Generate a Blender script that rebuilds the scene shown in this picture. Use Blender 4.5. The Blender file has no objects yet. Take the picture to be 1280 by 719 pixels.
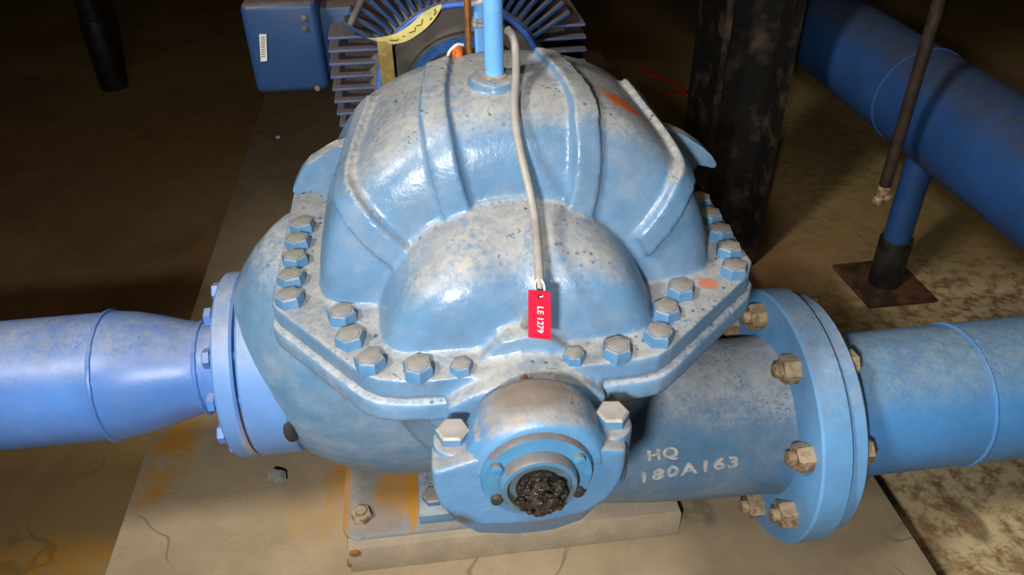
import bpy, bmesh, math, random
from mathutils import Vector, Matrix, noise
from mathutils.bvhtree import BVHTree
PI = math.pi
random.seed(4)
SC = bpy.context.scene
COL = SC.collection

# ------------------------------------------------------------------ camera
RIGHT = Vector((.99188, -.12643, -.01367)); DOWN = Vector((-.08485, -.57797, -.81163)); FWD = Vector((.09472, .80620, -.58401))
CAMP = Vector((-.078, -.83, 1.27))
cd = bpy.data.cameras.new('camera'); cam = bpy.data.objects.new('camera', cd); COL.objects.link(cam)
cd.sensor_width = 36; cd.lens = 982 * 36 / 1280; cd.clip_start = .02; cd.clip_end = 60
cam.matrix_world = Matrix(((RIGHT.x, -DOWN.x, -FWD.x, CAMP.x), (RIGHT.y, -DOWN.y, -FWD.y, CAMP.y), (RIGHT.z, -DOWN.z, -FWD.z, CAMP.z), (0, 0, 0, 1)))
SC.camera = cam

# ------------------------------------------------------------------ light
w = bpy.data.worlds.new('World'); SC.world = w; w.use_nodes = True
w.node_tree.nodes['Background'].inputs[0].default_value = (.9, .8, .6, 1)
w.node_tree.nodes['Background'].inputs[1].default_value = .004
SC.view_settings.view_transform = 'Standard'; SC.view_settings.look = 'None'
SC.view_settings.gamma = 1; SC.view_settings.use_curve_mapping = False
SC.view_settings.exposure = 0
def lamp(name, kind, loc, energy, color, aim=None, **kw):
    l = bpy.data.lights.new(name, kind); o = bpy.data.objects.new(name, l); COL.objects.link(o)
    o.location = loc; l.energy = energy; l.color = color
    for k, v in kw.items(): setattr(l, k, v)
    if aim is not None: o.rotation_euler = (Vector(aim) - Vector(loc)).to_track_quat('-Z', 'Y').to_euler()
    return o
# the photographer's hand-held flash, low on the left of the lens
FLASH = CAMP + RIGHT * -.11 + DOWN * .10 - FWD * .16
lamp('flash_lamp', 'AREA', FLASH, 10.5, (1, .965, .92), aim=FLASH + FWD * .93 + RIGHT * .08 + DOWN * .25, shape='DISK', size=.06, spread=math.radians(150))
# dim warm ceiling lamps of the plant room
lamp('ceiling_spot', 'SPOT', (-1.35, -1.0, 2.45), 175, (1, .93, .83), aim=(.42, .05, .3), spot_size=math.radians(58), spot_blend=.75, shadow_soft_size=.16)
lamp('ceiling_glow', 'AREA', (-.4, -1.5, 3.25), 9, (1, .80, .52), aim=(.1, .2, 0), shape='RECTANGLE', size=1.2, size_y=.3)

# ------------------------------------------------------------------ materials
def nodes_of(name):
    m = bpy.data.materials.new(name); m.use_nodes = True
    nt = m.node_tree
    return m, nt, nt.nodes['Principled BSDF']
class N:
    def __init__(s, nt):
        s.nt = nt; s.tc = nt.nodes.new('ShaderNodeTexCoord'); s.co = s.tc.outputs['Object']
        s.geo = nt.nodes.new('ShaderNodeNewGeometry')
    def link(s, a, b): s.nt.links.new(a, b)
    def put(s, inp, v):
        if hasattr(v, 'is_linked') or isinstance(v, bpy.types.NodeSocket): s.link(v, inp)
        else:
            if isinstance(v, tuple) and len(v) == 3 and len(inp.default_value) == 4: v = (*v, 1)
            inp.default_value = v
    def noise(s, scale, detail=4, rough=.55, dist=0, co=None):
        n = s.nt.nodes.new('ShaderNodeTexNoise'); n.inputs['Scale'].default_value = scale; n.inputs['Detail'].default_value = detail
        n.inputs['Roughness'].default_value = rough; n.inputs['Distortion'].default_value = dist
        s.link(co or s.co, n.inputs['Vector']); return n.outputs['Fac']
    def vor(s, scale, feature='F1', co=None):
        n = s.nt.nodes.new('ShaderNodeTexVoronoi'); n.inputs['Scale'].default_value = scale; n.feature = feature
        s.link(co or s.co, n.inputs['Vector']); return n.outputs['Distance']
    def rng(s, v, a, b, c=0., d=1.):
        n = s.nt.nodes.new('ShaderNodeMapRange'); n.interpolation_type = 'SMOOTHSTEP' if c == 0 and d == 1 and a < b else 'LINEAR'
        for i, x in enumerate((a, b, c, d)): n.inputs[i + 1].default_value = x
        s.put(n.inputs[0], v); return n.outputs[0]
    def math(s, op, a, b=0.):
        n = s.nt.nodes.new('ShaderNodeMath'); n.operation = op; s.put(n.inputs[0], a); s.put(n.inputs[1], b); return n.outputs[0]
    def mix(s, f, a, b):
        n = s.nt.nodes.new('ShaderNodeMix'); n.data_type = 'RGBA'
        s.put(n.inputs[0], f); s.put(n.inputs[6], a); s.put(n.inputs[7], b); return n.outputs[2]
    def nz(s):
        n = s.nt.nodes.new('ShaderNodeSeparateXYZ'); s.link(s.geo.outputs['Normal'], n.inputs[0]); return n.outputs[2]
    def blob(s, c, r, sc=(1, 1, 1)):
        # 1 inside an ellipsoid about c, ragged rim
        m = s.nt.nodes.new('ShaderNodeMapping'); m.inputs['Location'].default_value = tuple(-c[i] / (r * sc[i]) for i in range(3))
        m.inputs['Scale'].default_value = tuple(1 / (r * sc[i]) for i in range(3)); s.link(s.co, m.inputs['Vector'])
        l = s.nt.nodes.new('ShaderNodeVectorMath'); l.operation = 'LENGTH'; s.link(m.outputs[0], l.inputs[0])
        return s.rng(s.math('SUBTRACT', 1., l.outputs['Value']), 0., .45)
    def bump(s, bsdf, h, strength=.2, dist=.002):
        b = s.nt.nodes.new('ShaderNodeBump'); b.inputs['Strength'].default_value = strength; b.inputs['Distance'].default_value = dist
        s.link(h, b.inputs['Height']); s.link(b.outputs[0], bsdf.inputs['Normal'])

def paint(name, base, dust=(.37, .352, .318), amount=1., lo=.38, hi=1.0, rough=.38, speck=.9, cast=.25, stains_and_tints=(), var=.14, scratch=.5, film=.16):
    m, nt, b = nodes_of(name); n = N(nt)
    big = n.noise(9, 5, .6); fine = n.noise(160, 3, .6)
    col = n.mix(n.rng(big, .3, .75), tuple(c * (1 - var) for c in base), tuple(min(1, c * (1 + var)) for c in base))
    # pale scuffs
    sc = n.rng(n.noise(55, 5, .7), .66, .74)
    col = n.mix(n.math('MULTIPLY', sc, .35 * scratch), col, (.45, .55, .65))
    dz = n.rng(n.nz(), lo, hi)
    dn = n.math('ADD', n.rng(n.noise(20, 7, .72), .08, .72), n.math('MULTIPLY', n.rng(fine, .3, .6), .4))
    dm = n.math('MINIMUM', n.math('MULTIPLY', n.math('MULTIPLY', dz, dn), amount), 1.)
    # dust that clings a little everywhere
    thin = n.math('MULTIPLY', n.math('ADD', n.rng(n.noise(14, 6, .7), .35, .8), .35), film)
    dm = n.math('MAXIMUM', dm, thin)
    dcol = n.mix(n.rng(n.noise(45, 5, .7), .3, .7), tuple(c * .78 for c in dust), tuple(min(1, c * 1.15) for c in dust))
    col = n.mix(n.math('MULTIPLY', dm, .84), col, dcol)
    # dark specks in the dust
    sp = n.math('MULTIPLY', n.rng(n.vor(95), .24, .12), n.rng(n.noise(11, 3), .5, .62))
    sp2 = n.math('MULTIPLY', n.rng(n.noise(120, 2, .5, 1.5), .64, .69), n.rng(n.noise(16, 3), .42, .6))
    spk = n.math('MINIMUM', n.math('MULTIPLY', n.math('ADD', sp, sp2), n.math('ADD', n.math('MULTIPLY', dz, speck), .06 * speck)), 1.)
    col = n.mix(spk, col, (.055, .075, .085))
    for c, r, scl, scol, st in stains_and_tints:
        k = n.math('MULTIPLY', n.blob(c, r, scl), n.rng(n.noise(60, 5, .7), .26, .42))
        col = n.mix(n.math('MULTIPLY', k, st), col, scol)
    n.put(b.inputs['Base Color'], col)
    n.put(b.inputs['Roughness'], n.rng(dm, 0., .9, rough, .52))
    h = n.math('ADD', n.math('MULTIPLY', n.noise(70, 4, .6), 1.), n.math('MULTIPLY', fine, .35))
    n.bump(b, h, cast, .003)
    return m
def plain(name, base, rough=.5, metal=0., var=.15, scale=30, second=None, lo=.4, hi=.6, bump=.1, dustamt=0., dust=(.3, .26, .2)):
    m, nt, b = nodes_of(name); n = N(nt)
    f = n.noise(scale, 5, .62)
    col = n.mix(n.rng(f, lo, hi), tuple(c * (1 - var) for c in base), second or tuple(min(1, c * (1 + var)) for c in base))
    if dustamt:
        col = n.mix(n.math('MULTIPLY', n.math('MULTIPLY', n.rng(n.nz(), .3, .8), n.rng(n.noise(25, 5, .65), .25, .6)), dustamt), col, dust)
    n.put(b.inputs['Base Color'], col); b.inputs['Roughness'].default_value = rough; b.inputs['Metallic'].default_value = metal
    n.bump(b, n.noise(scale * 4, 4), bump, .002)
    return m
def concrete(name, base, dark, stains_and_tints=(), crack=.5, rough=.85, scale=1., tint=None):
    m, nt, b = nodes_of(name); n = N(nt)
    a = n.noise(3.1 * scale, 7, .62, .4); c2 = n.noise(17 * scale, 6, .65); f = n.noise(190, 3, .6)
    col = n.mix(n.rng(a, .35, .68), dark, base)
    col = n.mix(n.math('MULTIPLY', n.rng(c2, .5, .72), .3), col, tuple(c * .68 for c in base))
    col = n.mix(n.math('MULTIPLY', n.rng(c2, .47, .25), .35), col, tuple(min(1, c * 1.3) for c in base))
    col = n.mix(n.math('MULTIPLY', n.rng(f, .58, .72), .4), col, tuple(c * .55 for c in base))
    if tint: col = n.mix(n.math('MULTIPLY', n.rng(n.noise(1.3, 4, .6), .45, .65), .7), col, tint)
    for c, r, scl, scol, st in stains_and_tints:
        k = n.math('MULTIPLY', n.blob(c, r, scl), n.rng(n.noise(24, 6, .7), .38, .58))
        col = n.mix(n.math('MULTIPLY', k, st), col, scol)
    if crack:
        wv = n.nt.nodes.new('ShaderNodeVectorMath'); wv.operation = 'ADD'
        nn = n.nt.nodes.new('ShaderNodeTexNoise'); nn.inputs['Scale'].default_value = 6; n.link(n.co, nn.inputs['Vector'])
        sc = n.nt.nodes.new('ShaderNodeVectorMath'); sc.operation = 'SCALE'; sc.inputs['Scale'].default_value = .22; n.link(nn.outputs['Color'], sc.inputs[0])
        n.link(n.co, wv.inputs[0]); n.link(sc.outputs[0], wv.inputs[1])
        ck = n.rng(n.vor(2.6, 'DISTANCE_TO_EDGE', wv.outputs[0]), .010, .003)
        ck = n.math('MULTIPLY', ck, n.rng(n.noise(4, 2), .47, .6))
        col = n.mix(n.math('MULTIPLY', ck, crack), col, tuple(c * .25 for c in dark))
    n.put(b.inputs['Base Color'], col); b.inputs['Roughness'].default_value = rough
    n.bump(b, n.math('ADD', c2, n.math('MULTIPLY', f, .5)), .35, .004)
    return m

BLUE = (.07, .20, .38)
OCHRE = (.42, .20, .022)
RUSTC = (.30, .085, .022)
M = {}
M['cast'] = paint('blue painted casting', BLUE, film=.34, rough=.25, stains_and_tints=[
    ((.114, -.062, .180), .040, (1.05, .55, .8), (.66, .12, .025), 1.),
    ((.205, -.17, .025), .012, (1.2, 1, 1), (.5, .16, .05), .8), ((-.165, -.12, .09), .03, (.5, 1, 1), (.33, .17, .08), .5)])
M['cast_low'] = paint('blue painted lower casting', (.052, .185, .36), dust=(.40, .42, .43), lo=.35, hi=.95, amount=.95, speck=.8, film=.42)
M['bearing'] = paint('blue bearing paint', (.045, .18, .37), film=.26, dust=(.27, .23, .18), lo=.45, hi=.9, speck=.7, stains_and_tints=[
    ((-.075, -.375, -.065), .028, (1, 1, 1), (.05, .045, .03), .9), ((.0, -.34, .065), .05, (1.2, .7, .5), (.15, .115, .08), .75),
    ((.02, -.35, -.08), .05, (1.3, 1, .4), (.2, .13, .07), .5)])
M['collar'] = paint('grimy blue bearing cover', (.045, .18, .34), dust=(.12, .085, .06), amount=1.6, lo=.35, hi=.75, speck=.5, stains_and_tints=[((0, -.40, -.01), .045, (1, 1, 1), (.07, .075, .05), .8)])
M['bolt'] = paint('dusty blue bolt head', (.055, .19, .37), dust=(.31, .27, .21), amount=1.5, lo=.3, hi=.8, speck=.3)
M['rustnut'] = plain('rusty tan nut', (.30, .19, .10), .75, .3, .3, 90, second=(.44, .33, .20), dustamt=.6, dust=(.5, .42, .3))
M['rust'] = plain('orange rust', (.40, .14, .04), .85, 0, .3, 120, second=(.22, .09, .04))
M['pipe'] = paint('bright blue pipe paint', (.065, .205, .60), dust=(.30, .30, .31), amount=.6, lo=.4, hi=1.0, rough=.36, speck=.35, cast=.10, scratch=.4)
M['flange_l'] = paint('bright blue flange paint', (.11, .28, .66), dust=(.34, .34, .35), amount=.7, lo=.4, hi=1.0, rough=.4, speck=.3, cast=.1, stains_and_tints=[((.0, -.10, -.02), .05, (.3, .6, 1.2), (.5, .38, .27), .8)])
M['pipe_r'] = paint('blue suction pipe paint', (.065, .275, .66), dust=(.30, .40, .46), amount=.75, lo=.4, hi=1.0, film=.1, rough=.45, speck=.4, cast=.15, scratch=.9)
M['flange_r'] = paint('scuffed light blue flange paint', (.12, .37, .74), dust=(.42, .46, .50), amount=.6, lo=.4, hi=1., rough=.45, speck=.4, cast=.2, scratch=1.4)
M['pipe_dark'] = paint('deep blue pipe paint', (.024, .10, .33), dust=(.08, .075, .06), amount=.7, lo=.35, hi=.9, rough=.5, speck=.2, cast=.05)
M['vent'] = plain('light blue tube paint', (.15, .42, .90), .35, 0, .06, 25, second=(.16, .45, .95), bump=.03)
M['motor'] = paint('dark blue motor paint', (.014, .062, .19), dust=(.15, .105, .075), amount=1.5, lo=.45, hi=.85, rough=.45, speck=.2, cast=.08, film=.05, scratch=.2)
M['brown'] = plain('brown dusty motor shell', (.12, .085, .06), .85, 0, .2, 20, second=(.15, .115, .085))
M['motor_fin'] = paint('dusty blue motor fins', (.06, .15, .40), dust=(.16, .115, .08), amount=1.8, lo=.3, hi=.7, rough=.5, speck=.1, cast=.08)
M['motor_rim'] = plain('bright blue rim paint', (.06, .17, .62), .4, 0, .2, 30)
M['dustgrey'] = plain('grey dusty metal', (.14, .13, .12), .85, 0, .2, 14, second=(.19, .17, .15))
M['black'] = plain('black paint', (.012, .012, .013), .55, 0, .3, 18, second=(.028, .025, .022), dustamt=.35, dust=(.09, .07, .05))
M['column'] = plain('black scuffed column paint', (.014, .013, .012), .42, 0, .3, 14, second=(.09, .065, .045), lo=.48, hi=.75, bump=.3)
M['darkpipe'] = plain('dark brown bare pipe', (.05, .033, .026), .6, .2, .3, 30)
M['rubber'] = plain('dark gasket', (.03, .03, .03), .8)
M['hose'] = plain('grey plastic tube', (.30, .295, .285), .45, 0, .1, 60, dustamt=.3)
M['red'] = plain('red plastic tag', (.62, .012, .045), .4, 0, .08, 60, bump=.02)
M['white'] = plain('white', (.75, .73, .70), .6, 0, .05, 40, bump=.03)
M['yellow'] = plain('pale yellow label', (.68, .60, .20), .6, 0, .12, 40, bump=.03)
M['oldyellow'] = plain('dull yellow strip', (.26, .19, .05), .7, 0, .2, 40)
M['ink'] = plain('black ink', (.01, .01, .012), .6)
M['orange'] = plain('orange plastic', (.75, .17, .02), .4, 0, .1, 50)
M['floorpaint'] = plain('orange floor paint', (.75, .10, .02), .8, 0, .3, 30)
M['copper'] = plain('brown copper tube', (.30, .13, .04), .45, .5, .2, 40)
M['cord'] = plain('pale cord', (.5, .46, .42), .9, 0, .15, 200)
M['guard'] = plain('blue mesh paint', (.03, .12, .36), .4, 0, .2, 40)
M['zinc'] = plain('dull zinc', (.30, .33, .34), .5, .2, .2, 60, dustamt=.4)
M['scuff'] = plain('pale raised lettering', (.42, .46, .50), .6, 0, .2, 120, second=(.55, .56, .55))
M['pad'] = concrete('pad concrete', (.36, .28, .18), (.26, .20, .125), stains_and_tints=[
    ((-.594, .24, .0), .09, (.55, 1.3, 9), OCHRE, .9), ((-.60, .31, .0), .06, (1.2, 1, 9), OCHRE, .7), ((-.615, .16, .0), .05, (.7, 1.1, 9), OCHRE, .6), ((-.285, .135, .0), .055, (.55, 1.2, 9), OCHRE, .95),
    ((-.30, .08, 0), .09, (1, 1, 9), (.40, .25, .08), .5), ((-.66, .8, 0), .3, (.10, 1.5, 9), OCHRE, .4), ((.33, -.01, 0), .04, (1, 1, 9), (.12, .10, .07), .7)])
M['grout'] = concrete('grout concrete', (.40, .335, .245), (.31, .26, .19), crack=.0, scale=2.)
M['floor'] = concrete('floor concrete', (.37, .225, .10), (.23, .14, .06), scale=.7, crack=.3, tint=(.30, .22, .075), stains_and_tints=[
    ((-.86, .16, 0), .13, (1.3, .7, 9), OCHRE, .9), ((1.35, .1, 0), 1.05, (.8, .9, 9), (.72, .58, .34), 1.), ((1.6, 1.6, 0), 1.4, (.7, .7, 9), (.36, .28, .10), .8), ((.91, .02, 0), .05, (.6, 1.2, 9), (.05, .035, .025), .7), ((-1.2, 2.1, 0), .6, (1.5, .7, 9), (.26, .13, .03), .6)])  # ochre and dark stains, plus broad lightened tints over the right of the floor
M['base'] = paint('grey blue steel base paint', (.20, .235, .29), dust=(.30, .25, .18), amount=.7, lo=.6, hi=1., rough=.6, speck=.2, stains_and_tints=[
    ((-.147, .05, .07), .02, (.6, 5, 3), OCHRE, 1.), ((-.175, .05, .065), .05, (.9, 1.3, 2), OCHRE, .8), ((-.262, .03, .06), .035, (.45, 9, 3), OCHRE, .75), ((-.20, .0, .065), .05, (.9, .8, 2), (.25, .2, .16), .7)])
M['wall'] = plain('dark wall paint', (.10, .085, .065), .9, 0, .15, 2)

def pix_(p, y):
    d = RIGHT * ((p[0] - 640) / 982) + DOWN * ((p[1] - 359.5) / 982) + FWD; return CAMP + d * ((y - CAMP.y) / d.y)
# ------------------------------------------------------------------ mesh helpers
WL = {}
def finish(bm, smooth=40):
    bmesh.ops.recalc_face_normals(bm, faces=bm.faces)
    for f in bm.faces: f.smooth = True
    lim = math.radians(smooth)
    for e in bm.edges:
        if len(e.link_faces) == 2 and e.calc_face_angle(0) > lim: e.smooth = False
def link(name, src, mat, parent=None, at=None, smooth=40):
    """src in world coordinates -> ONE mesh object; at = own origin (else the parent's)."""
    if isinstance(src, bmesh.types.BMesh):
        finish(src, smooth); me = bpy.data.meshes.new(name); src.to_mesh(me); src.free()
    else: me = src
    o = bpy.data.objects.new(name, me); COL.objects.link(o)
    pw = WL[parent] if parent else Vector((0, 0, 0))
    org = Vector(at) if at is not None else pw
    me.transform(Matrix.Translation(-org)); o.location = org - pw; WL[o] = org
    if parent: o.parent = parent
    me.materials.clear(); me.materials.append(M[mat]); return o
def tag(o, label, cat, group=None):
    o['label'] = label; o['category'] = cat
    if group: o['group'] = group
    return o
def thing(name, label, cat, loc, group=None):
    o = bpy.data.objects.new(name, None); o.empty_display_size = .05; COL.objects.link(o); o.location = loc; WL[o] = Vector(loc)
    return tag(o, label, cat, group)
def struct(o): o['kind'] = 'structure'; return o
def NB(): return bmesh.new()
def box(bm, x0, x1, y0, y1, z0, z1, bev=0., seg=2):
    r = bmesh.ops.create_cube(bm, size=1); vs = r['verts']
    for v in vs: v.co = Vector((x0 + (x1 - x0) * (v.co.x + .5), y0 + (y1 - y0) * (v.co.y + .5), z0 + (z1 - z0) * (v.co.z + .5)))
    if bev: bmesh.ops.bevel(bm, geom=list({e for v in vs for e in v.link_edges}), offset=bev, segments=seg, profile=.5, affect='EDGES')
    return vs
def frame(d):
    d = d.normalized(); u = d.cross(Vector((0, 0, 1)) if abs(d.z) < .9 else Vector((1, 0, 0))).normalized(); return u, d.cross(u)
def rings(bm, rs, cap=True, closed=False):
    """rs: list of lists of points -> skin"""
    V = [[bm.verts.new(p) for p in r] for r in rs]; n = len(V[0])
    for a, b in zip(V, V[1:] + ([V[0]] if closed else [])):
        for i in range(n): bm.faces.new((a[i], a[(i + 1) % n], b[(i + 1) % n], b[i]))
    if cap and not closed: bm.faces.new(V[0][::-1]); bm.faces.new(V[-1])
def lathe(bm, c, axis, prof, n=48, cap=True):
    """prof: list (t along axis, radius)"""
    axis = Vector(axis).normalized(); u, v = frame(axis); c = Vector(c)
    rings(bm, [[c + axis * t + (u * math.cos(2 * PI * i / n) + v * math.sin(2 * PI * i / n)) * max(r, 1e-5) for i in range(n)] for t, r in prof], cap)
def cyl(bm, a, b, r, n=24, bev=0.):
    a, b = Vector(a), Vector(b); L = (b - a).length
    p = [(0, r), (L, r)] if not bev else [(0, r - bev), (bev * .3, r - bev * .3), (bev, r), (L - bev, r), (L - bev * .3, r - bev * .3), (L, r - bev)]
    lathe(bm, a, b - a, p, n)
def catmull(P, k=8):
    P = [Vector(p) for p in P]; out = []
    for i in range(len(P) - 1):
        p0, p1, p2, p3 = P[max(i - 1, 0)], P[i], P[i + 1], P[min(i + 2, len(P) - 1)]
        for j in range(k):
            t = j / k
            out.append(.5 * ((2 * p1) + (p2 - p0) * t + (2 * p0 - 5 * p1 + 4 * p2 - p3) * t * t + (3 * p1 - p0 - 3 * p2 + p3) * t ** 3))
    return out + [P[-1]]
def tube(bm, pts, r, n=14, closed=False):
    pts = [Vector(p) for p in pts]; d0 = (pts[1] - pts[0]); u, _ = frame(d0); rs = []
    N_ = len(pts)
    for i, p in enumerate(pts):
        d = (pts[(i + 1) % N_] - pts[i - 1]) if closed else (pts[min(i + 1, N_ - 1)] - pts[max(i - 1, 0)])
        d.normalize(); u = (u - d * u.dot(d)).normalized(); v = d.cross(u); rr = r(i / (N_ - 1)) if callable(r) else r
        rs.append([p + (u * math.cos(2 * PI * k / n) + v * math.sin(2 * PI * k / n)) * rr for k in range(n)])
    rings(bm, rs, not closed, closed)
def prism(bm, poly, lo, hi, axis='z', bev=0., seg=2):
    f = {'z': lambda p, t: (p[0], p[1], t), 'y': lambda p, t: (p[0], t, p[1]), 'x': lambda p, t: (t, p[0], p[1])}[axis]
    a = [bm.verts.new(f(p, lo)) for p in poly]; b = [bm.verts.new(f(p, hi)) for p in poly]; n = len(poly)
    fs = [bm.faces.new(a[::-1]), bm.faces.new(b)] + [bm.faces.new((a[i], a[(i + 1) % n], b[(i + 1) % n], b[i])) for i in range(n)]
    if bev: bmesh.ops.bevel(bm, geom=list({e for x in fs[:2] for e in x.edges}), offset=bev, segments=seg, profile=.5, affect='EDGES')
def hexhead(bm, c, axis, af, h, rot=0., dome=True):
    axis = Vector(axis).normalized(); u, v = frame(axis); c = Vector(c); R = af / math.sqrt(3)
    def ring(t, r, m=6): return [c + axis * t + (u * math.cos(rot + 2 * PI * i / m) + v * math.sin(rot + 2 * PI * i / m)) * r for i in range(m)]
    rings(bm, [ring(0, R), ring(h * .82, R), ring(h, R * .86)])
def blobmesh(bm, c, r, e=2., nu=40, nv=24):
    c = Vector(c); f = lambda x: math.copysign(abs(x) ** (2 / e), x)
    rs = []
    for j in range(1, nv):
        ph = -PI / 2 + PI * j / nv
        rs.append([c + Vector((r[0] * f(math.cos(ph)) * f(math.cos(2 * PI * i / nu)), r[1] * f(math.cos(ph)) * f(math.sin(2 * PI * i / nu)), r[2] * f(math.sin(ph)))) for i in range(nu)])
    rings(bm, rs)
def fuse(bm, voxel, iters=6, factor=.5):
    """weld overlapping closed shapes into one cast-looking skin"""
    bmesh.ops.recalc_face_normals(bm, faces=bm.faces)
    me = bpy.data.meshes.new('tmp'); bm.to_mesh(me); bm.free()
    o = bpy.data.objects.new('tmp', me); COL.objects.link(o)
    a = o.modifiers.new('r', 'REMESH'); a.mode = 'VOXEL'; a.voxel_size = voxel; a.adaptivity = 0
    if iters: s = o.modifiers.new('s', 'SMOOTH'); s.iterations = iters; s.factor = factor
    dg = bpy.context.evaluated_depsgraph_get(); dg.update()
    res = bpy.data.meshes.new_from_object(o.evaluated_get(dg))
    bpy.data.objects.remove(o); bpy.data.meshes.remove(me)
    for p in res.polygons: p.use_smooth = True
    return res
def text_mesh(s, size, depth, font_space=1., bold=0.):
    cu = bpy.data.curves.new('t', 'FONT'); cu.body = s; cu.size = size; cu.extrude = depth; cu.space_character = font_space; cu.resolution_u = 3; cu.offset = bold
    o = bpy.data.objects.new('t', cu); COL.objects.link(o)
    dg = bpy.context.evaluated_depsgraph_get(); dg.update()
    me = bpy.data.meshes.new_from_object(o.evaluated_get(dg)); bpy.data.objects.remove(o); return me

# ------------------------------------------------------------------ setting
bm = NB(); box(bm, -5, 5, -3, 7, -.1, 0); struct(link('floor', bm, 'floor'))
bm = NB(); box(bm, -5, 5, -3, 7, 3.4, 3.5); struct(link('ceiling', bm, 'wall'))
for nm, b in (('wall_back', (-5, 5, 7, 7.1)), ('wall_front', (-5, 5, -3.1, -3)), ('wall_left', (-5.1, -5, -3.1, 7.1)), ('wall_right', (5, 5.1, -3.1, 7.1))):
    bm = NB(); box(bm, *b, -.1, 3.5); struct(link(nm, bm, 'wall'))

# concrete pad under pump and motor, notched round the column
bm = NB(); prism(bm, [(-.647, -.42), (.668, -.42), (.668, .90), (.60, .90), (.60, 1.16), (.668, 1.16), (.668, 2.3), (-.647, 2.3)], 0, .17, 'z', .006)
pad = link('equipment_pad', bm, 'pad', at=(0, 0, .17)); tag(pad, 'raised tan concrete pad under the blue pump, stained ochre', 'concrete pad')

# steel base with concrete grout
BZ = .235
base = thing('pump_base', 'low steel and grout base block the pump foot is bolted to', 'base', (0, 0, .17))
bm = NB(); prism(bm, [(-.252, -.05), (.284, -.05), (.284, 1.10), (-.252, 1.10)], .168, BZ - .004, 'z', .006); link('grout_block', bm, 'grout', base)
def roundrect(x0, x1, y0, y1, r, k=6):
    out = []
    for cx, cy, a in ((x1 - r, y1 - r, 0), (x0 + r, y1 - r, 90), (x0 + r, y0 + r, 180), (x1 - r, y0 + r, 270)):
        out += [(cx + r * math.cos(math.radians(a + 90 * i / k)), cy + r * math.sin(math.radians(a + 90 * i / k))) for i in range(k + 1)]
    return out
bm = NB(); prism(bm, roundrect(-.259, -.03, -.036, 1.105, .03), BZ - .012, BZ, 'z', .003)
box(bm, -.259, -.25, .0, 1.1, .17, BZ - .004, .003); link('steel_plate', bm, 'base', base)
bm = NB(); hexhead(bm, (-.229, .006, BZ - .001), (0, 0, 1), .030, .014, .3); cyl(bm, (-.229, .006, BZ - .0), (-.229, .006, BZ + .018), .009); a = link('anchor_bolt', bm, 'rustnut', base); a['label'] = 'rusty hex anchor bolt'
for x, y, z, sx, sy in ((-.240, -.0505, .221, .009, .003), (-.2525, -.046, .192, .004, .006)):
    bm = NB(); blobmesh(bm, (x, y, z), (sx, sy, .007), 2.5, 14, 8); link('rust_patch', bm, 'rust', base)

# ------------------------------------------------------------------ the pump
CX = .008; ZS = .75
ROT = Matrix.Translation((CX, 0, 0)) @ Matrix.Rotation(math.radians(-2.2), 4, 'Z')
pump = thing('split_case_pump', 'big dusty blue horizontal split case pump in the middle', 'pump', (CX, 0, BZ))
def sgnpow(x, p): return math.copysign(abs(x) ** p, x)
def vol_yR(th):
    wgt = abs(math.cos(th)) ** 2.2
    return .146 + .012 * wgt, 4.2 + 4.5 * wgt, .212 + .015 * math.sin(th) + .009 * max(0, math.cos(th))
def vol_pt(th, s, off=0.):
    yf, n, R = vol_yR(th)
    if s > PI / 2: n = 2.1 + (n - 2.1) * abs(math.cos(th)) ** 2
    y = -(yf + off) * sgnpow(math.cos(s), 2 / n); r = (R + off) * abs(math.sin(s)) ** (2 / n)
    return Vector((r * math.cos(th), y, r * math.sin(th)))
def half_shell(bm, f, n_th, n_s, drop):
    """f(th, s) -> local point; closed at the split plane and let down by drop"""
    G = []
    for i in range(n_th + 1):
        th = PI * i / n_th
        G.append([f(th, PI * j / n_s) for j in range(n_s + 1)])
    V = [[bm.verts.new(p + Vector((CX, 0, ZS))) for p in row[1:-1]] for row in G]
    a = bm.verts.new(G[0][0] + Vector((CX, 0, ZS))); b = bm.verts.new(G[0][-1] + Vector((CX, 0, ZS)))
    m = n_s - 2
    for i in range(n_th):
        for j in range(m): bm.faces.new((V[i][j], V[i + 1][j], V[i + 1][j + 1], V[i][j + 1]))
        bm.faces.new((a, V[i + 1][0], V[i][0])); bm.faces.new((b, V[i][m], V[i + 1][m]))
    loop = [a] + V[0] + [b] + V[-1][::-1]
    low = [bm.verts.new(v.co + Vector((0, 0, -drop))) for v in loop]; k = len(loop)
    for i in range(k): bm.faces.new((loop[i], loop[(i + 1) % k], low[(i + 1) % k], low[i]))
    bm.faces.new(low)
def dome_pt(th, s, k=1.):
    wgt = abs(math.cos(th)) ** 2
    n = 3.0 + 6 * wgt; L = .245 - .004 * (1 - wgt)
    R = .145 - .009 * math.sin(th)
    y = -L * sgnpow(math.cos(s), 2 / n); 
    # short straight barrel, rounded only at its end
    c = math.cos(s); n2 = n
    r = R * abs(math.sin(s)) ** (2 / n2)
    t = abs(c) ** (2 / n2); y = -math.copysign(.06 * min(1, t * 3) + (L - .06) * t, c) if True else y
    return Vector((r * math.cos(th) - .006, y, r * math.sin(th)))
FL = [(-.258, .135), (-.258, -.135), (-.252, -.148), (-.172, -.248), (-.160, -.262), (-.146, -.273), (-.125, -.279), (-.095, -.282), (.07, -.282), (.105, -.281), (.125, -.277), (.140, -.267),
      (.237, -.180), (.258, -.162), (.272, -.135), (.272, .135)]
def flange_outline(grow=0.):
    f = FL[1:-1]; full = f + [(x, -y) for x, y in f[::-1]]
    return [(CX * .5 + x + math.copysign(grow, x), y + math.copysign(grow, y)) for x, y in full]
bm = NB()
half_shell(bm, vol_pt, 56, 40, .02); half_shell(bm, dome_pt, 48, 40, .02)
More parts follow.
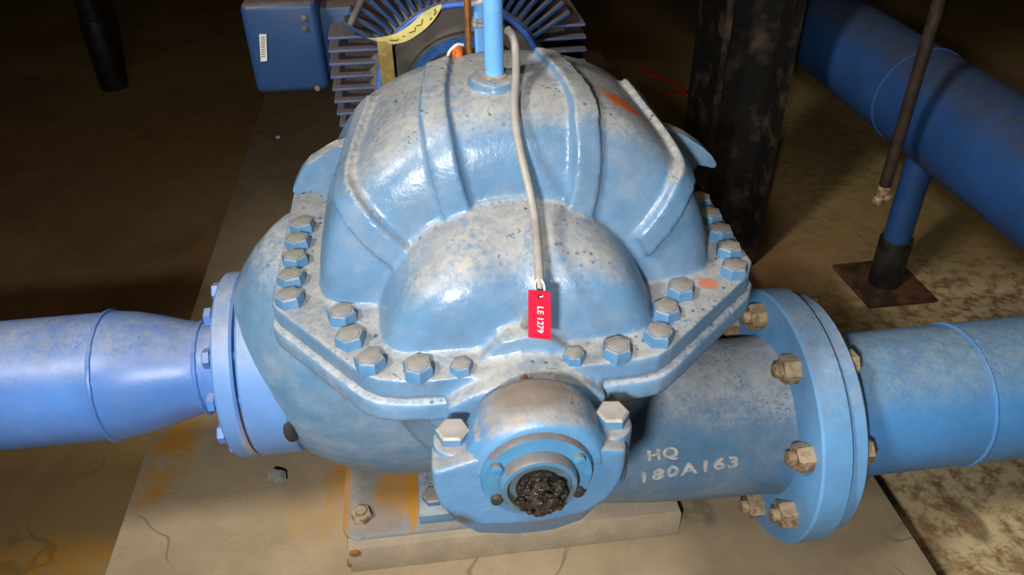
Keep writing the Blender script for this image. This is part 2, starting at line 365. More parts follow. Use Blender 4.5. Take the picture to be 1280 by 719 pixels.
prism(bm, flange_outline(), ZS + .001, ZS + .025, 'z')
# raised ribs running over the shoulder
for thi, ths, tht in ((116, 110, 105), (61, 70, 78), (147, 141, 131), (27, 36.5, 47)):
    rs = []
    for k in range(34):
        s = math.radians(11 + (93 - 11) * k / 33); yv = vol_pt(math.radians(ths), s)
        f = k / 33
        rr_ = Vector((yv.x, 0, yv.z)).length / .226
        th = thi + (ths - thi) * min(1, max(0, (rr_ - .55) / .38)) if yv.y < -.11 else ths + (tht - ths) * min(1, (yv.y + .11) / .15)
        th = math.radians(th); tt = Vector((-math.sin(th), 0, math.cos(th))) * .0155
        hi = .0085
        p0 = vol_pt(th, s, -.012); p1 = vol_pt(th, s, hi); p1b = vol_pt(th, s, hi)
        O = Vector((CX, 0, ZS)); rs.append([O + p0 - tt, O + p1 - tt * .9, O + p1 + tt * .9, O + p0 + tt])
    rings(bm, rs)
cyl(bm, (-.002, -.062, .93), (-.002, -.062, .980), .026, 28)          # boss for the vent pipe
cyl(bm, (.002, -.236, .76), (.002, -.238, .792), .014, 20)            # boss for the sensing tube
# hood over the shaft behind the bearing
prism(bm, [(-.078, ZS - .018), (-.078, ZS + .004), (-.058, ZS + .016), (-.03, ZS + .027), (-.004, ZS + .031), (.024, ZS + .028), (.052, ZS + .016), (.072, ZS + .001), (.072, ZS - .018)], -.302, -.25, 'y')
prism(bm, [(-.05, ZS), (-.04, ZS + .028), (-.02, ZS + .046), (0, ZS + .05), (.02, ZS + .046), (.045, ZS + .026), (.05, ZS)], -.262, -.22, 'y')
up = link('upper_casing', fuse(bm, .003, 3), 'cast', pump, at=(CX, 0, ZS))
up['label'] = 'domed ribbed upper half of the casing, dusty on top'
UPB = BVHTree.FromObject(up, bpy.context.evaluated_depsgraph_get())
def up_surface(x, y):      # world height of the upper casing under (x, y)
    h = UPB.ray_cast(Vector((x - CX, y, 1)), Vector((0, 0, -1)))[0]; return (h.z + ZS) if h else ZS + .025

# lower casing: volute, suction chamber and both nozzles in one casting
SUC = Vector((.41, 0, .385)); DIS = Vector((-.326, .005, .578))
bm = NB()
prism(bm, flange_outline(-.004), ZS - .027, ZS - .001, 'z')
blobmesh(bm, (-.112, .008, .613), (.236, .172, .214), 2.05)
for v in bm.verts: v.co.z = min(v.co.z, .7715)
blobmesh(bm, (.02, 0, .62), (.21, .155, .19), 2.4)
blobmesh(bm, (-.03, -.03, .665), (.125, .215, .13), 2.6)              # suction chamber under the dome
blobmesh(bm, (-.03, .03, .665), (.125, .215, .13), 2.6)
rs = []
for x, zc, r in ((.435, .385, .128), (.40, .385, .122), (.36, .386, .121), (.30, .392, .124), (.22, .41, .131), (.13, .445, .145), (.04, .50, .158), (-.03, .54, .15)):
    rs.append([(x, r * math.cos(2 * PI * i / 48), zc + r * math.sin(2 * PI * i / 48)) for i in range(48)])
rings(bm, rs)
rs = []
for x, r in ((-.325, .078), (-.30, .068), (-.26, .066), (-.16, .075)):
    rs.append([(x, .005 + r * math.cos(2 * PI * i / 40), .578 + r * math.sin(2 * PI * i / 40)) for i in range(40)])
rings(bm, rs)
prism(bm, [(-.075, ZS - .02), (.065, ZS - .02), (.05, ZS - .09), (-.055, ZS - .09)], -.30, -.15, 'y')   # bracket towards the bearing
prism(bm, [(-.115, ZS - .02), (-.05, ZS - .02), (-.05, ZS - .10)], -.275, -.255, 'y')
prism(bm, [(.04, ZS - .02), (.10, ZS - .02), (.04, ZS - .10)], -.275, -.255, 'y')
low = link('lower_casing', fuse(bm, .0042, 6), 'cast_low', pump, at=(CX, 0, ZS))
low['label'] = 'bulging lower half of the casing with both nozzles'
# feet
for sx in (-1, 1):
    bm = NB(); x0, x1 = (-.137, -.03) if sx < 0 else (.05, .157)
    box(bm, x0, x1, -.022, .12, BZ - .001, BZ + .020, .003)
    prism(bm, [(.035, BZ + .01), (.115, BZ + .01), (.09, .50), (.06, .50)], (x0 + x1) / 2 - .012, (x0 + x1) / 2 + .012, 'x')
    ft = link('foot', bm, 'cast_low', pump)
    bm = NB(); hexhead(bm, ((-.112 if sx < 0 else .132), .012, BZ + .019), (0, 0, 1), .032, .012, .5); link('foot_bolt', bm, 'bolt', ft)
# nozzle flanges
def disc(bm, c, axis, R, t, hole=0, n=72, bev=.003):
    lathe(bm, c, axis, [(0, R - bev), (bev, R), (t - bev, R), (t, R - bev)], n)
bm = NB(); disc(bm, SUC, (1, 0, 0), .196, .044); link('suction_flange', bm, 'flange_r', pump)
bm = NB(); disc(bm, DIS + Vector((.002, 0, 0)), (1, 0, 0), .124, .054); link('discharge_flange', bm, 'flange_l', pump)
q = RIGHT * ((360 - 640) / 982) + DOWN * ((552 - 359.5) / 982) + FWD; q = CAMP + q * ((-.2745 - CAMP.x) / q.x)
rr = (Vector((0, q.y, q.z)) - Vector((0, DIS.y, DIS.z))).normalized() * .104
bm = NB(); blobmesh(bm, (-.273, DIS.y + rr.y, DIS.z + rr.z), (.012, .025, .028), 2.2, 24, 14); a = link('pocket_blob', bm, 'rubber', pump); a['label'] = 'dark round blob added in place of the pocket behind the discharge flange'  # solid dark blob added to read as the dark pocket in the flange
# suction flange bolts with nuts
for k in range(8):
    a = math.radians(22.5 + 45 * k); y, z = SUC.y + .158 * math.cos(a), SUC.z + .158 * math.sin(a)
    bm = NB(); cyl(bm, (.377, y, z), (.41, y, z), .0105, 16, .002); cyl(bm, (.40, y, z), (.49, y, z), .0095, 12)
    hexhead(bm, (.4825, y, z), (1, 0, 0), .034, .015, a); bo = link('flange_bolt', bm, 'rustnut', pump)
    bm = NB(); hexhead(bm, (.4105, y, z), (-1, 0, 0), .036, .023, a * 1.7); link('hex_nut', bm, 'rustnut', bo)
for k in range(12):
    a = math.radians(15 + 30 * k); y, z = DIS.y + .104 * math.cos(a), DIS.z + .104 * math.sin(a)
    bm = NB(); hexhead(bm, (-.356, y, z), (-1, 0, 0), .022, .009, a); cyl(bm, (-.3565, y, z), (-.29, y, z), .007, 12)
    link('discharge_bolt', bm, 'pipe', pump)
# casing bolts along the split flange
proto = None
BOLTS = [(-.233, .009, 1), (-.235, -.027, 1), (-.235, -.064, 1), (-.235, -.102, 1), (-.233, -.140, 1), (-.177, -.177, 1), (-.167, -.216, 1), (-.147, -.254, 1), (-.102, -.270, 1), (-.062, -.272, .72),
         (.046, -.272, .72), (.088, -.270, 1), (.133, -.255, 1), (.151, -.218, 1), (.177, -.185, 1), (.246, -.156, 1), (.254, -.118, 1), (.257, -.080, 1), (.257, -.042, 1), (.257, -.004, 1)]
for x, y, k in BOLTS:
    if proto is None:
        bm = NB(); hexhead(bm, (0, 0, -.001), (0, 0, 1), .0265, .0135, .5)
        cyl(bm, (0, 0, .0115), (0, 0, .0135), .0105, 20, .001)
        finish(bm); pm = bpy.data.meshes.new('casing_bolt'); bm.to_mesh(pm); bm.free(); pm.materials.append(M['bolt'])
        o = proto = bpy.data.objects.new('casing_bolt', pm)
    else: o = proto.copy()
    COL.objects.link(o); o.parent = pump; o.location = Vector((x, y, ZS + .0245)) - WL[pump]
    o.rotation_euler = (random.uniform(-.03, .03), random.uniform(-.03, .03), random.uniform(0, 1.05)); o.scale = (k, k, k)
# lifting hooks
def px_poly(pts): return [(p[0], p[1]) for p in pts]
def hook(name, pix, y, t):
    def hit(px, py):
        d = RIGHT * ((px - 640) / 982) + DOWN * ((py - 359.5) / 982) + FWD; k = (y - CAMP.y) / d.y; q = CAMP + d * k; return (q.x, q.z)
    bm = NB(); prism(bm, [hit(*p) for p in pix], y, y + t, 'y', .0025); o = link(name, bm, 'cast', pump); return o
HL = [(436, 178), (422, 187), (405, 193), (387, 203), (376, 216), (368, 232), (365.5, 240), (368, 244), (373, 246), (378.5, 243.5), (383, 237.5), (389, 236), (395, 239), (401, 247), (420, 262), (440, 230)]
HR = [(828, 160), (839, 163), (858, 171), (878, 184), (890, 195), (896, 203), (896.5, 208), (893, 211), (888, 211), (882, 208), (876, 204), (870, 205), (866, 211), (866, 224), (850, 240), (830, 210)]
hook('lifting_hook', HL, -.008, .022); hook('lifting_hook', HR, -.008, .022)
# cast lettering on the suction nozzle
LB = BVHTree.FromObject(low, bpy.context.evaluated_depsgraph_get())
def cast_text(s, x0, x1, z0, z1, name):
    me = text_mesh(s, 1., .5, 1.16, .022)
    xs = [v.co.x for v in me.vertices]; ys = [v.co.y for v in me.vertices]; a, b = min(xs), max(xs); c, d = min(ys), max(ys)
    for v in me.vertices:
        u = (v.co.x - a) / (b - a); t = (v.co.y - c) / (d - c); x = x0 + (x1 - x0) * u; z = z0 + (z1 - z0) * t - .010 * u
        h, nrm, _, _ = LB.ray_cast(Vector((x - CX, -.5, z - ZS)), Vector((0, 1, 0)))
        if h is None: h, nrm = Vector((x - CX, -.12, z - ZS)), Vector((0, -1, 0))
        v.co = h + Vector((CX, 0, ZS)) + nrm * (.0022 if v.co.z > 0 else -.002)
    o = link(name, me, 'scuff', low, at=(CX, 0, ZS)); o['label'] = 'pale raised cast letters reading ' + s
cast_text('HQ', .184, .230, .455, .473, 'cast_letters')
cast_text('180A163', .178, .322, .421, .440, 'cast_letters')

# bearing housing at the shaft end
BX = -.007; BC = Vector((BX, 0, ZS))
bm = NB()
def outline(k, kz, top=1.):
    P = [(-.089, .010), (-.089, -.015), (-.085, -.040), (-.073, -.060), (-.052, -.075), (-.015, -.081), (.02, -.081), (.048, -.074), (.067, -.056), (.077, -.033), (.080, -.01), (.080, .012), (.05, .02), (-.055, .02)]
    return [(BX + x * k, ZS + (z * kz if z < 0 else z * top - .02 * (1 - top))) for x, z in P]
rs = [[(x, y, z) for x, z in outline(k, kz, tp)] for y, k, kz, tp in ((-.382, .955, .84, 1), (-.378, .99, .89, 1), (-.372, 1, .94, 1), (-.358, .99, 1.42, 1), (-.336, .97, 1.5, 1), (-.326, .9, 1.45, -.6), (-.29, .8, 1.2, -.8), (-.25, .7, .9, -.8))]
rings(bm, rs)
for x in (-.073, .0625): cyl(bm, (x, -.350, ZS - .05), (x, -.350, ZS + .011), .0205, 24, .003)
prism(bm, [(BX - .06, ZS - .03), (BX + .055, ZS - .03), (BX + .05, ZS - .09), (BX - .055, ZS - .09)], -.30, -.24, 'y')
hou = link('bearing_housing', fuse(bm, .0022, 3), 'bearing', pump, at=(BX, 0, ZS)); hou['label'] = 'saturated blue bearing housing at the shaft end'
bm = NB()
rs = []
for y, r in ((-.3835, .053), (-.379, .058), (-.371, .0612), (-.345, .0622), (-.330, .060), (-.322, .054)):
    rs.append([(BX + .003 + r * 1.0 * math.cos(PI * i / 30), y, ZS + .0 + r * .97 * math.sin(PI * i / 30)) for i in range(31)])
rings(bm, rs)
box(bm, BX - .070, BX + .075, -.372, -.33, ZS + .0, ZS + .012)
prism(bm, [(BX - .066, ZS), (BX - .064, ZS + .008), (BX - .050, ZS + .034), (BX + .054, ZS + .034), (BX + .068, ZS + .008), (BX + .070, ZS)], -.371, -.352, 'y')
for x in (-.073, .0625): cyl(bm, (x, -.350, ZS - .002), (x, -.350, ZS + .017), .0208, 24, .003)
cap = link('bearing_cap', fuse(bm, .002, 4), 'bearing', pump, at=(BX, 0, ZS)); cap['label'] = 'arched upper bearing cap, grey with grime'
for x, h in ((-.075, .010), (.066, .012)):
    bm = NB(); hexhead(bm, (x, -.347, ZS + .016), (0, 0, 1), .026, h, .4); link('cap_bolt', bm, 'bolt', cap)
bm = NB(); pg = pix_((655, 472), -.300); cyl(bm, pg, pg - Vector((0, .009, 0)), .0036, 12); a = link('grease_plug', bm, 'copper', cap)
for o in (hou, cap):
    r2 = o.copy(); COL.objects.link(r2); r2.rotation_euler = (0, 0, PI); r2['label'] = 'matching bearing part on the far side of the pump'
# end cover: stepped rings round the shaft end
bm = NB(); lathe(bm, (BX, -.372, ZS), (0, -1, 0), [(0, .0485), (.014, .0485), (.018, .0465), (.018, .034), (.018, .0335), (.027, .033), (.029, .0315), (.029, .0275), (.020, .0265), (.020, .012)], 64)
cov = link('end_cover', bm, 'collar', pump, at=(BX, 0, ZS))
for a in (150, 32, 208, 330, 270):
    x, z = BX + .0405 * math.cos(math.radians(a)), ZS + .0405 * math.sin(math.radians(a))
    bm = NB(); cyl(bm, (x, -.388, z), (x, -.395, z), .0052, 14, .0012); link('cover_screw', bm, 'collar' if a < 200 else 'black', cov)
bm = NB()
rg = random.Random(8)
for i in range(150):
    a = rg.uniform(0, 2 * PI); r = .021 * math.sqrt(rg.random()); z = -.004 + r * math.sin(a) * 1.0 - (.004 if rg.random() < .3 else 0)
    s = rg.uniform(.0014, .0042)
    blobmesh(bm, (BX + .001 + r * math.cos(a), -.402 - (.012 * (1 - (r / .021) ** 2)) - rg.uniform(0, .003), ZS + z), (s, s * .8, s * rg.uniform(.6, 1.2)), 2, 10, 6)
blobmesh(bm, (BX, -.396, ZS - .004), (.020, .011, .0185), 2, 20, 12)
M['grease'] = plain('black clumped grease', (.006, .005, .004), .16, 0, .3, 150, second=(.02, .015, .010), bump=1.)
g = link('grease_clump', fuse(bm, .001, 1), 'grease', pump); g['label'] = 'glossy black grease clump on the shaft end'

# ------------------------------------------------------------------ pipes at the pump
dp = thing('discharge_pipe', 'bright blue pipe with reducer leaving the pump on the left', 'pipe', (-.326, .005, .578))
bm = NB(); c = (-.3275, .005, .578)
lathe(bm, c, (-1, 0, 0), [(.024, .0635), (.036, .0625), (.054, .0605), (.066, .0605), (.085, .0645), (.115, .0735), (.145, .081), (.172, .0845), (.180, .0845), (.19, .0841), (2.6, .0841)], 64)
link('pipe_run', bm, 'pipe', dp)
bm = NB(); disc(bm, c, (-1, 0, 0), .1235, .025); link('pipe_flange', bm, 'flange_l', dp)
for t, r in ((.063, .0605), (.180, .0845)):
    bm = NB(); tube(bm, [(c[0] - t + .0004 * math.sin(i * 2.3), .005 + r * math.cos(2 * PI * i / 60), .578 + r * math.sin(2 * PI * i / 60)) for i in range(60)], .0034, 8, True); link('weld_bead', bm, 'pipe', dp)
sp = thing('suction_pipe', 'wide scuffed blue pipe joining the pump on the right', 'pipe', (.4565, 0, .385))
bm = NB(); disc(bm, (.4565, 0, .385), (1, 0, 0), .184, .0255); link('pipe_flange', bm, 'flange_r', sp)
bm = NB(); lathe(bm, (.4815, 0, .385), (1, 0, 0), [(0, .1125), (.236, .1125), (.246, .1128), (.50, .1128)], 72); link('pipe_run', bm, 'pipe_r', sp)
bm = NB(); tube(bm, [(.7205 + .0004 * math.sin(i * 1.9), .1125 * math.cos(2 * PI * i / 70), .385 + .1125 * math.sin(2 * PI * i / 70)) for i in range(70)], .003, 8, True); link('weld_bead', bm, 'pipe_r', sp)
bm = NB(); lathe(bm, (.4535, 0, .385), (1, 0, 0), [(0, .150), (.0035, .150)], 48); link('gasket', bm, 'rubber', sp)

# ------------------------------------------------------------------ vent pipe, sensing tube and tag
zt = up_surface(-.002, -.062)
vp = thing('vent_pipe', 'light blue upright tube screwed into the crown of the pump', 'pipe', (-.002, -.062, zt))
bm = NB(); cyl(bm, (-.002, -.062, zt - .004), (-.001, -.060, 1.42), .0098, 28); link('tube', bm, 'vent', vp)
bm = NB(); lathe(bm, (-.002, -.062, zt - .003), (0, 0, 1), [(0, .0135), (.004, .0130), (.005, .0112), (.005, .0099)], 28); link('dirty_joint', bm, 'rustnut', vp)
def pix(px, py, y):
    d = RIGHT * ((px - 640) / 982) + DOWN * ((py - 359.5) / 982) + FWD; return CAMP + d * ((y - CAMP.y) / d.y)
hz = Vector((.002, -.238, .790))
hose_pts = [pix(634, 37, -.058), pix(640, 44, -.056), pix(644.5, 62, -.062), pix(645, 95, -.085), pix(643, 135, -.120), pix(648, 178, -.150), pix(659, 225, -.178), pix(668, 270, -.205), pix(672, 312, -.245), pix(674, 352, -.278), pix(670, 378, -.284), pix(659, 400, -.262), hz + Vector((0, -.002, .004)), hz]
bm = NB(); tube(bm, catmull(hose_pts, 8), .0042, 14)
hose = link('sensing_tube', bm, 'hose', at=hz); tag(hose, 'thin grey bent tube running down over the front of the pump dome', 'tube')
tgz = pix(674, 345, -.262)
tg = thing('identification_tag', 'small red tag marked LE 1279 hanging on the grey tube', 'tag', pix(675, 395, -.300))
A, B, Cc, D = [pix(*p, y) for p, y in (((661, 363.5), -.300), ((688, 366), -.298), ((689, 425.5), -.304), ((661, 422), -.306))]
ux = (B - A).normalized(); uz = (A - D).normalized(); un = ux.cross(uz).normalized()   # un points away from the camera
if un.y < 0: un = -un
bm = NB(); F = [bm.verts.new(p) for p in (A, B, Cc, D)]; Bk = [bm.verts.new(p + un * .0022) for p in (A, B, Cc, D)]
bm.faces.new(F[::-1]); bm.faces.new(Bk)
for i in range(4): bm.faces.new((F[i], F[(i + 1) % 4], Bk[(i + 1) % 4], Bk[i]))
pl = link('plate', bm, 'red', tg)
hc = A.lerp(B, .52).lerp(D.lerp(Cc, .52), .10)
bm = NB(); cyl(bm, hc - un * .0004, hc + un * .0026, .0022, 14); link('eyelet', bm, 'ink', tg)
me = text_mesh('LE 1279', .0082, .0003)
xs = [v.co.x for v in me.vertices]; ys = [v.co.y for v in me.vertices]; mx = (min(xs) + max(xs)) / 2; my = (min(ys) + max(ys)) / 2; lx = max(xs) - min(xs)
ctr = A.lerp(Cc, .5).lerp(D.lerp(Cc, .55), .16); k = .026 / lx
for v in me.vertices: v.co = ctr - uz * (v.co.x - mx) * k + ux * (v.co.y - my) * k - un * (.0003 + v.co.z)
link('lettering', me, 'white', tg)['label'] = 'white letters reading LE 1279'
bm = NB(); loop = []
top = pix(675, 352, -.278)
for i in range(28):
    a = 2 * PI * i / 28; f = .5 - .5 * math.cos(a)
    loop.append(hc.lerp(top + Vector((0, -.001, .003)), f) + ux * .0035 * math.sin(a) - un * (.0018 if 0 < a < PI else -.004) * abs(math.sin(a)))
tube(bm, loop, .0009, 8, True); link('wire_loop', bm, 'white', tg)

# small fittings behind the vent pipe
zb = up_surface(-.004, .06)
vf = thing('drain_fitting', 'short pale blue riser with clamps just behind the vent tube', 'fitting', (-.006, .06, zb))
bm = NB(); cyl(bm, (-.004, .06, zb - .004), (-.004, .06, 1.25), .0075, 20); link('riser', bm, 'vent', vf)
for z, r in ((.995, .0105), (1.0, .0098)):
    bm = NB(); cyl(bm, (-.004, .06, z - .0025), (-.004, .06, z + .0025), r, 16, .001); link('clamp_ring', bm, 'zinc', vf)
bm = NB(); pts = [(-.004 + .0125 * math.cos(i * .5) - .004, .058 + .0125 * math.sin(i * .5), 1.012 + i * .0011) for i in range(46)]
tube(bm, pts, .0028, 8); cd_ = link('pull_cord', bm, 'cord', at=(-.004, .06, 1.012)); tag(cd_, 'pale cord wound round the riser behind the vent tube', 'cord')
zc = up_surface(-.020, .04)
bm = NB(); cyl(bm, (-.020, .04, zc - .004), (-.018, .04, 1.25), .0038, 14)
tag(link('copper_rod', bm, 'copper', at=(-.020, .04, zc)), 'thin brown copper rod standing on the pump crown behind the vent tube', 'rod')
zo = up_surface(-.034, .03)
ow = thing('wire_cap', 'small orange cap with white tie on the pump crown by the copper rod', 'cap', (-.034, .03, zo))
bm = NB(); lathe(bm, (-.034, .03, zo - .002), (.1, 0, 1), [(0, .0052), (.006, .0062), (.012, .005), (.0135, .003)], 16); link('orange_cap', bm, 'orange', ow)
bm = NB(); tube(bm, catmull([(-.027, .026, zo + .014), (-.034, .022, zo + .016), (-.042, .021, zo + .010), (-.045, .021, zo + .004), (-.050, .023, zo + .001)], 6), .0016, 8); link('tie_strip', bm, 'white', ow)

# ------------------------------------------------------------------ coupling guard
SX = .0
cg = thing('coupling_guard', 'blue expanded mesh coupling guard between pump and motor', 'guard', (SX, .43, BZ))
bm = NB(); Rg = .1; ny, na = 6, 46
def gp(i, j): a = math.radians(-35 + 250 * (i + .5 * (j % 2)) / na * 1.0); return (SX + Rg * math.cos(a), .392 + .072 * j / (ny * 2), ZS + Rg * math.sin(a))
for j in range(ny * 2):
    for i in range(na):
        for di in ((0, -1) if j % 2 == 0 else (0, 1)):
            i2 = i + di
            if 0 <= i2 < na: tube(bm, [gp(i, j), gp(i2, j + 1)], .0017, 4)
link('mesh_cover', bm, 'guard', cg)
for y in (.389, .467):
    bm = NB(); tube(bm, [(SX + Rg * math.cos(math.radians(-35 + 250 * i / 40)), y, ZS + Rg * math.sin(math.radians(-35 + 250 * i / 40))) for i in range(41)], .007, 8); link('edge_band', bm, 'black', cg)
bm = NB()
for s in (-1, 1): box(bm, SX + s * .08 - .008, SX + s * .08 + .008, .39, .47, BZ, ZS - .06, .003)
link('guard_leg', bm, 'guard', cg)
bm = NB(); cyl(bm, (SX, .386, ZS), (SX, .525, ZS), .024, 24); cyl(bm, (SX, .395, ZS), (SX, .465, ZS), .06, 32, .006)
tag(link('shaft_coupling', bm, 'black', at=(SX, .43, ZS)), 'dark shaft coupling inside the mesh guard behind the pump', 'coupling')

# ------------------------------------------------------------------ motor
mo = thing('electric_motor', 'dark blue finned electric motor behind the pump', 'motor', (SX, .80, BZ))
MC = Vector((SX - .004, 0, ZS))
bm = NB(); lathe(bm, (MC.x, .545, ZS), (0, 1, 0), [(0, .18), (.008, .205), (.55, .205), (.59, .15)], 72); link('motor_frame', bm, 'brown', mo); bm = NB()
FZ = [(-.155 + .0225 * i) for i in range(12)]
for s in (-1, 1):
    for z in FZ:
        xi = math.sqrt(max(.152 ** 2 - z * z, .0001)) if abs(z) < .15 else .06
        xo = math.sqrt(.226 ** 2 - (z * .55) ** 2)
        box(bm, *sorted((MC.x + s * xi, MC.x + s * xo)), .515, 1.10, ZS + z - .0024, ZS + z + .0024, .001, 1)
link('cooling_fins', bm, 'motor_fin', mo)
bm = NB(); lathe(bm, (MC.x, .56, ZS), (0, -1, 0), [(0, .172), (.03, .160), (.05, .150), (.062, .146), (.062, .138), (.030, .134), (.028, .03)], 64)
link('end_bell', bm, 'dustgrey', mo)
bm = NB(); tube(bm, [(MC.x + .143 * math.cos(2 * PI * i / 72), .497, ZS + .143 * math.sin(2 * PI * i / 72)) for i in range(72)], .0055, 10, True); link('bell_rim', bm, 'motor_rim', mo)
for i in range(24):
    a = math.radians(32 + 116 * i / 23); m4 = Matrix.Translation((MC.x, 0, ZS)) @ Matrix.Rotation(-a, 4, 'Y')
    bm = NB(); box(bm, .151, .224, .503, .548, -.0036, .0036, .0012, 1)
    for v in bm.verts: v.co = m4 @ v.co
    link('bell_rib', bm, 'motor', mo)
bm = NB(); box(bm, -.142, -.118, .478, .484, .70, .845, .001); link('caution_strip', bm, 'oldyellow', mo)
# feet of the motor
for s in (-1, 1):
    bm = NB(); box(bm, MC.x + s * .17 - .05, MC.x + s * .17 + .05, .58, 1.04, BZ - .001, BZ + .02, .004)
    for y in (.60, .96): prism(bm, [(MC.x + s * .11, .64), (MC.x + s * .16, .68), (MC.x + s * .20, BZ + .01), (MC.x + s * .12, BZ + .01)], y, y + .06, 'y')
    link('motor_foot', bm, 'motor', mo)
bm = NB(); box(bm, -.368, -.240, .56, .80, .735, .893, .012, 3); cb = link('terminal_box', bm, 'motor', mo)
bm = NB(); box(bm, -.245, -.15, .60, .78, .745, .87, .004); link('box_neck', bm, 'motor', cb)
bm = NB(); prism(bm, [(pix(*p, .558).x, pix(*p, .558).z) for p in ((324, 43), (333, 43), (334, 76), (326, 77))], .557, .561, 'y'); st = link('barcode_sticker', bm, 'white', cb); st['label'] = 'small white barcode sticker'
bm = NB()
for i in range(9):
    a_, b_ = pix(326.5, 47 + i * 3, .5568), pix(331.5, 46.8 + i * 3, .5568); tube(bm, [a_, b_], .0007, 4)
link('barcode_bars', bm, 'ink', st)
for px, py in ((380, 22), (381, 35), (397, 110)):
    p = pix(px, py, .559); bm = NB(); cyl(bm, p, p - Vector((0, .004, 0)), .005, 14, .001); link('cover_screw', bm, 'dustgrey', cb)
bm = NB(); tube(bm, [pix(438, 30, .50), pix(456, -8, .50)], .0055, 10); link('drain_tube', bm, 'dustgrey', mo)
# curled pale label on the rim
lb = thing('curled_label', 'curled pale yellow label with black marks stuck on the motor rim', 'label', pix(510, 30, .482))
UP_ = [(459, 48), (478, 45), (496, 39.5), (512, 29), (528, 15), (540, 8.5), (551.5, 5)]; LO_ = [(484, 54.5), (497, 52), (509, 47.5), (521, 40), (533, 31), (544, 20), (551.8, 8)]
ya = lambda i: .484 - .010 * math.sin(PI * i / 24)
uu = catmull([pix(*p, .484) for p in UP_], 4); ll = catmull([pix(*p, .484) for p in LO_], 4)
uu = [p + Vector((0, -.010 * math.sin(PI * i / 24), 0)) for i, p in enumerate(uu)]; ll = [p + Vector((0, -.012 * math.sin(PI * i / 24) - .004, 0)) for i, p in enumerate(ll)]
bm = NB(); rings(bm, [[a, b, b + Vector((0, .0012, 0)), a + Vector((0, .0012, 0))] for a, b in zip(uu, ll)]); link('strip', bm, 'yellow', lb)
bm = NB()
def on_strip(u, v):
    i = min(int(u * 24), 23); f = u * 24 - i; return uu[i].lerp(uu[i + 1], f).lerp(ll[i].lerp(ll[i + 1], f), v) + Vector((0, -.0012, 0))
for st_ in ([(.17, .45), (.24, .62), (.28, .5)], [(.345, .42), (.375, .50)], [(.44, .46), (.51, .62), (.54, .4)], [(.55, .36), (.61, .55), (.65, .28)], [(.74, .72), (.78, .66)], [(.82, .66), (.88, .55)], [(.84, .32), (.88, .3)]):
    tube(bm, [on_strip(*p) for p in st_], .0007, 6)
link('marks', bm, 'ink', lb)

# ------------------------------------------------------------------ things around
# column
bm = NB(); x0, x1 = .638, .826; yn = .93; t = .016
prism(bm, [(x0, yn), (x0 + t, yn), (x0 + t, yn + .085), (x1 - t, yn + .085), (x1 - t, yn), (x1, yn), (x1, yn + .19), (x1 - t, yn + .19), (x1 - t, yn + .105), (x0 + t, yn + .105), (x0 + t, yn + .19), (x0, yn + .19)], 0, 3.4, 'z', .002)
tag(link('steel_column', bm, 'column', at=((x0 + x1) / 2, yn + .095, 0)), 'black scuffed steel column standing behind the pump on the right', 'column')
# pipe run along the floor with its prop
bp = thing('header_pipe', 'long deep blue pipe running front to back on the right', 'pipe', (1.13, .8, .514))
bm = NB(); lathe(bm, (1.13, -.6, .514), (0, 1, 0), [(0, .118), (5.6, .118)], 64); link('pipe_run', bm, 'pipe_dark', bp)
bm = NB(); tube(bm, [(1.13 + .1178 * math.cos(2 * PI * i / 60), .86 + .001 * math.sin(i * 2.1), .514 + .1178 * math.sin(2 * PI * i / 60)) for i in range(60)], .004, 8, True); link('weld_bead', bm, 'pipe_dark', bp)
PX, PY = 1.138, .785
ps = thing('pipe_prop', 'short blue and black prop on a rusty plate under the header pipe', 'pipe support', (PX, PY, 0))
bm = NB(); prism(bm, [pix_z for pix_z in ((1.039, .886), (1.048, .690), (1.238, .690), (1.232, .890))], 0, .012, 'z', .002)
M['rustplate'] = plain('brown rusty plate', (.055, .032, .02), .8, 0, .3, 20, second=(.12, .05, .022)); link('base_plate', bm, 'rustplate', ps)
bm = NB(); cyl(bm, (PX, PY, .011), (PX - .004, PY, .155), .041, 32, .002); link('sleeve', bm, 'black', ps)
bm = NB(); cyl(bm, (PX - .004, PY, .15), (PX - .008, PY, .402), .034, 32); link('post', bm, 'pipe_dark', ps)
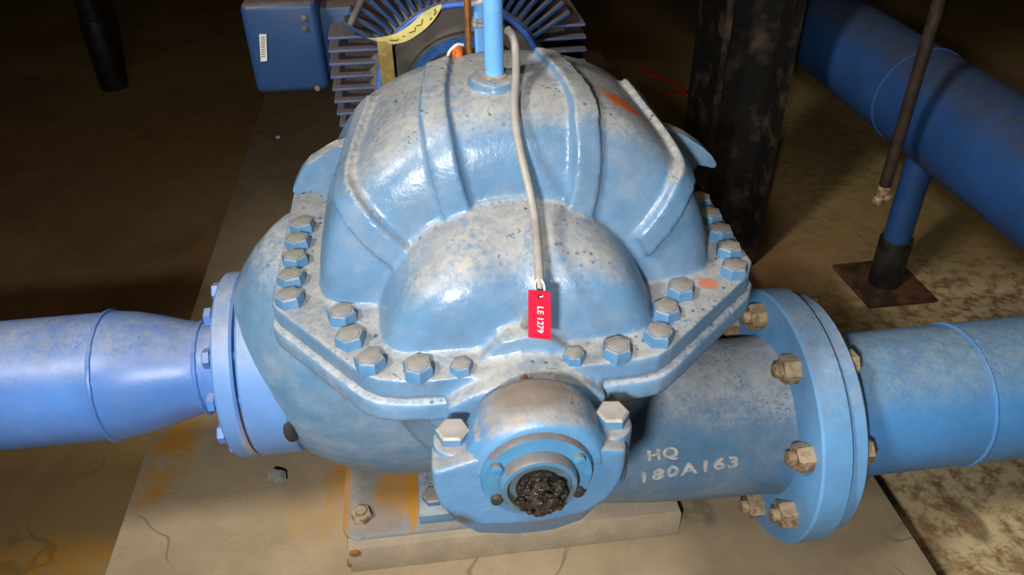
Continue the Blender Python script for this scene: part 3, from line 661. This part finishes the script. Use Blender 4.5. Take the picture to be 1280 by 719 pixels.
# hanging rod
hr = thing('hanging_conduit', 'thin dark conduit hanging in front of the header pipe', 'conduit', (.924, .6, .39))
bm = NB(); cyl(bm, (.926, .6, .42), (.916, .6, 3.4), .0128, 20); link('conduit', bm, 'darkpipe', hr)
bm = NB(); lathe(bm, (.926, .6, .425), (-.03, -.0, -1), [(0, .0135), (.004, .0155), (.016, .0155), (.02, .0135), (.034, .012)], 16); blobmesh(bm, (.915, .592, .392), (.014, .012, .013), 2.2, 14, 8); blobmesh(bm, (.934, .595, .398), (.012, .011, .010), 2.2, 14, 8)
link('end_fitting', bm, 'rustnut', hr)
# post at the back left
po = thing('floor_post', 'dark pipe post on the floor at the back left', 'post', (-1.40, 2.66, 0))
bm = NB(); cyl(bm, (-1.40, 2.66, .30), (-1.40, 2.66, 3.4), .045, 24); link('upper_tube', bm, 'black', po)
bm = NB(); cyl(bm, (-1.40, 2.66, 0), (-1.40, 2.66, .30), .056, 24, .004); link('lower_sleeve', bm, 'black', po)
bm = NB(); cyl(bm, (.95, 1.75, 0), (.95, 1.75, 3.4), .030, 24)
tag(link('riser_pipe', bm, 'pipe_dark', at=(.95, 1.75, 0)), 'dark blue upright pipe far behind the black column', 'pipe')
# floor arrow
bm = NB()
def stroke(a, b, wd):
    a, b = Vector((*a, 0)), Vector((*b, 0)); d = (b - a).normalized(); q = Vector((-d.y, d.x, 0)) * wd
    prism(bm, [(p.x, p.y) for p in (a - q, b - q, b + q, a + q)], -.001, .0012, 'z')
stroke((.90, 2.52), (1.05, 2.215), .02); stroke((1.055, 2.205), (.93, 2.20), .019)
tag(link('floor_marking', bm, 'floorpaint', at=(1.0, 2.3, 0)), 'orange arrow mark painted on the dark floor behind the pump', 'marking')
# loose nut
bm = NB()
u = Vector((-.35, -.45, .8)).normalized(); nc = Vector((-.388, .150, .1915))
hexhead(bm, nc - u * .010, u, .026, .020, .2); cyl(bm, nc - u * .011, nc + u * .0115, .0078, 16)
tag(link('loose_nut', bm, 'zinc', at=(-.388, .15, .17)), 'single loose hex nut lying on the concrete pad', 'nut')
bm = NB(); blobmesh(bm, (-.555, 1.635, .174), (.008, .006, .005), 2.4, 12, 8)
tag(link('pebble', bm, 'white', at=(-.555, 1.635, .17)), 'tiny white chip on the pad far behind the left pipe', 'chip')
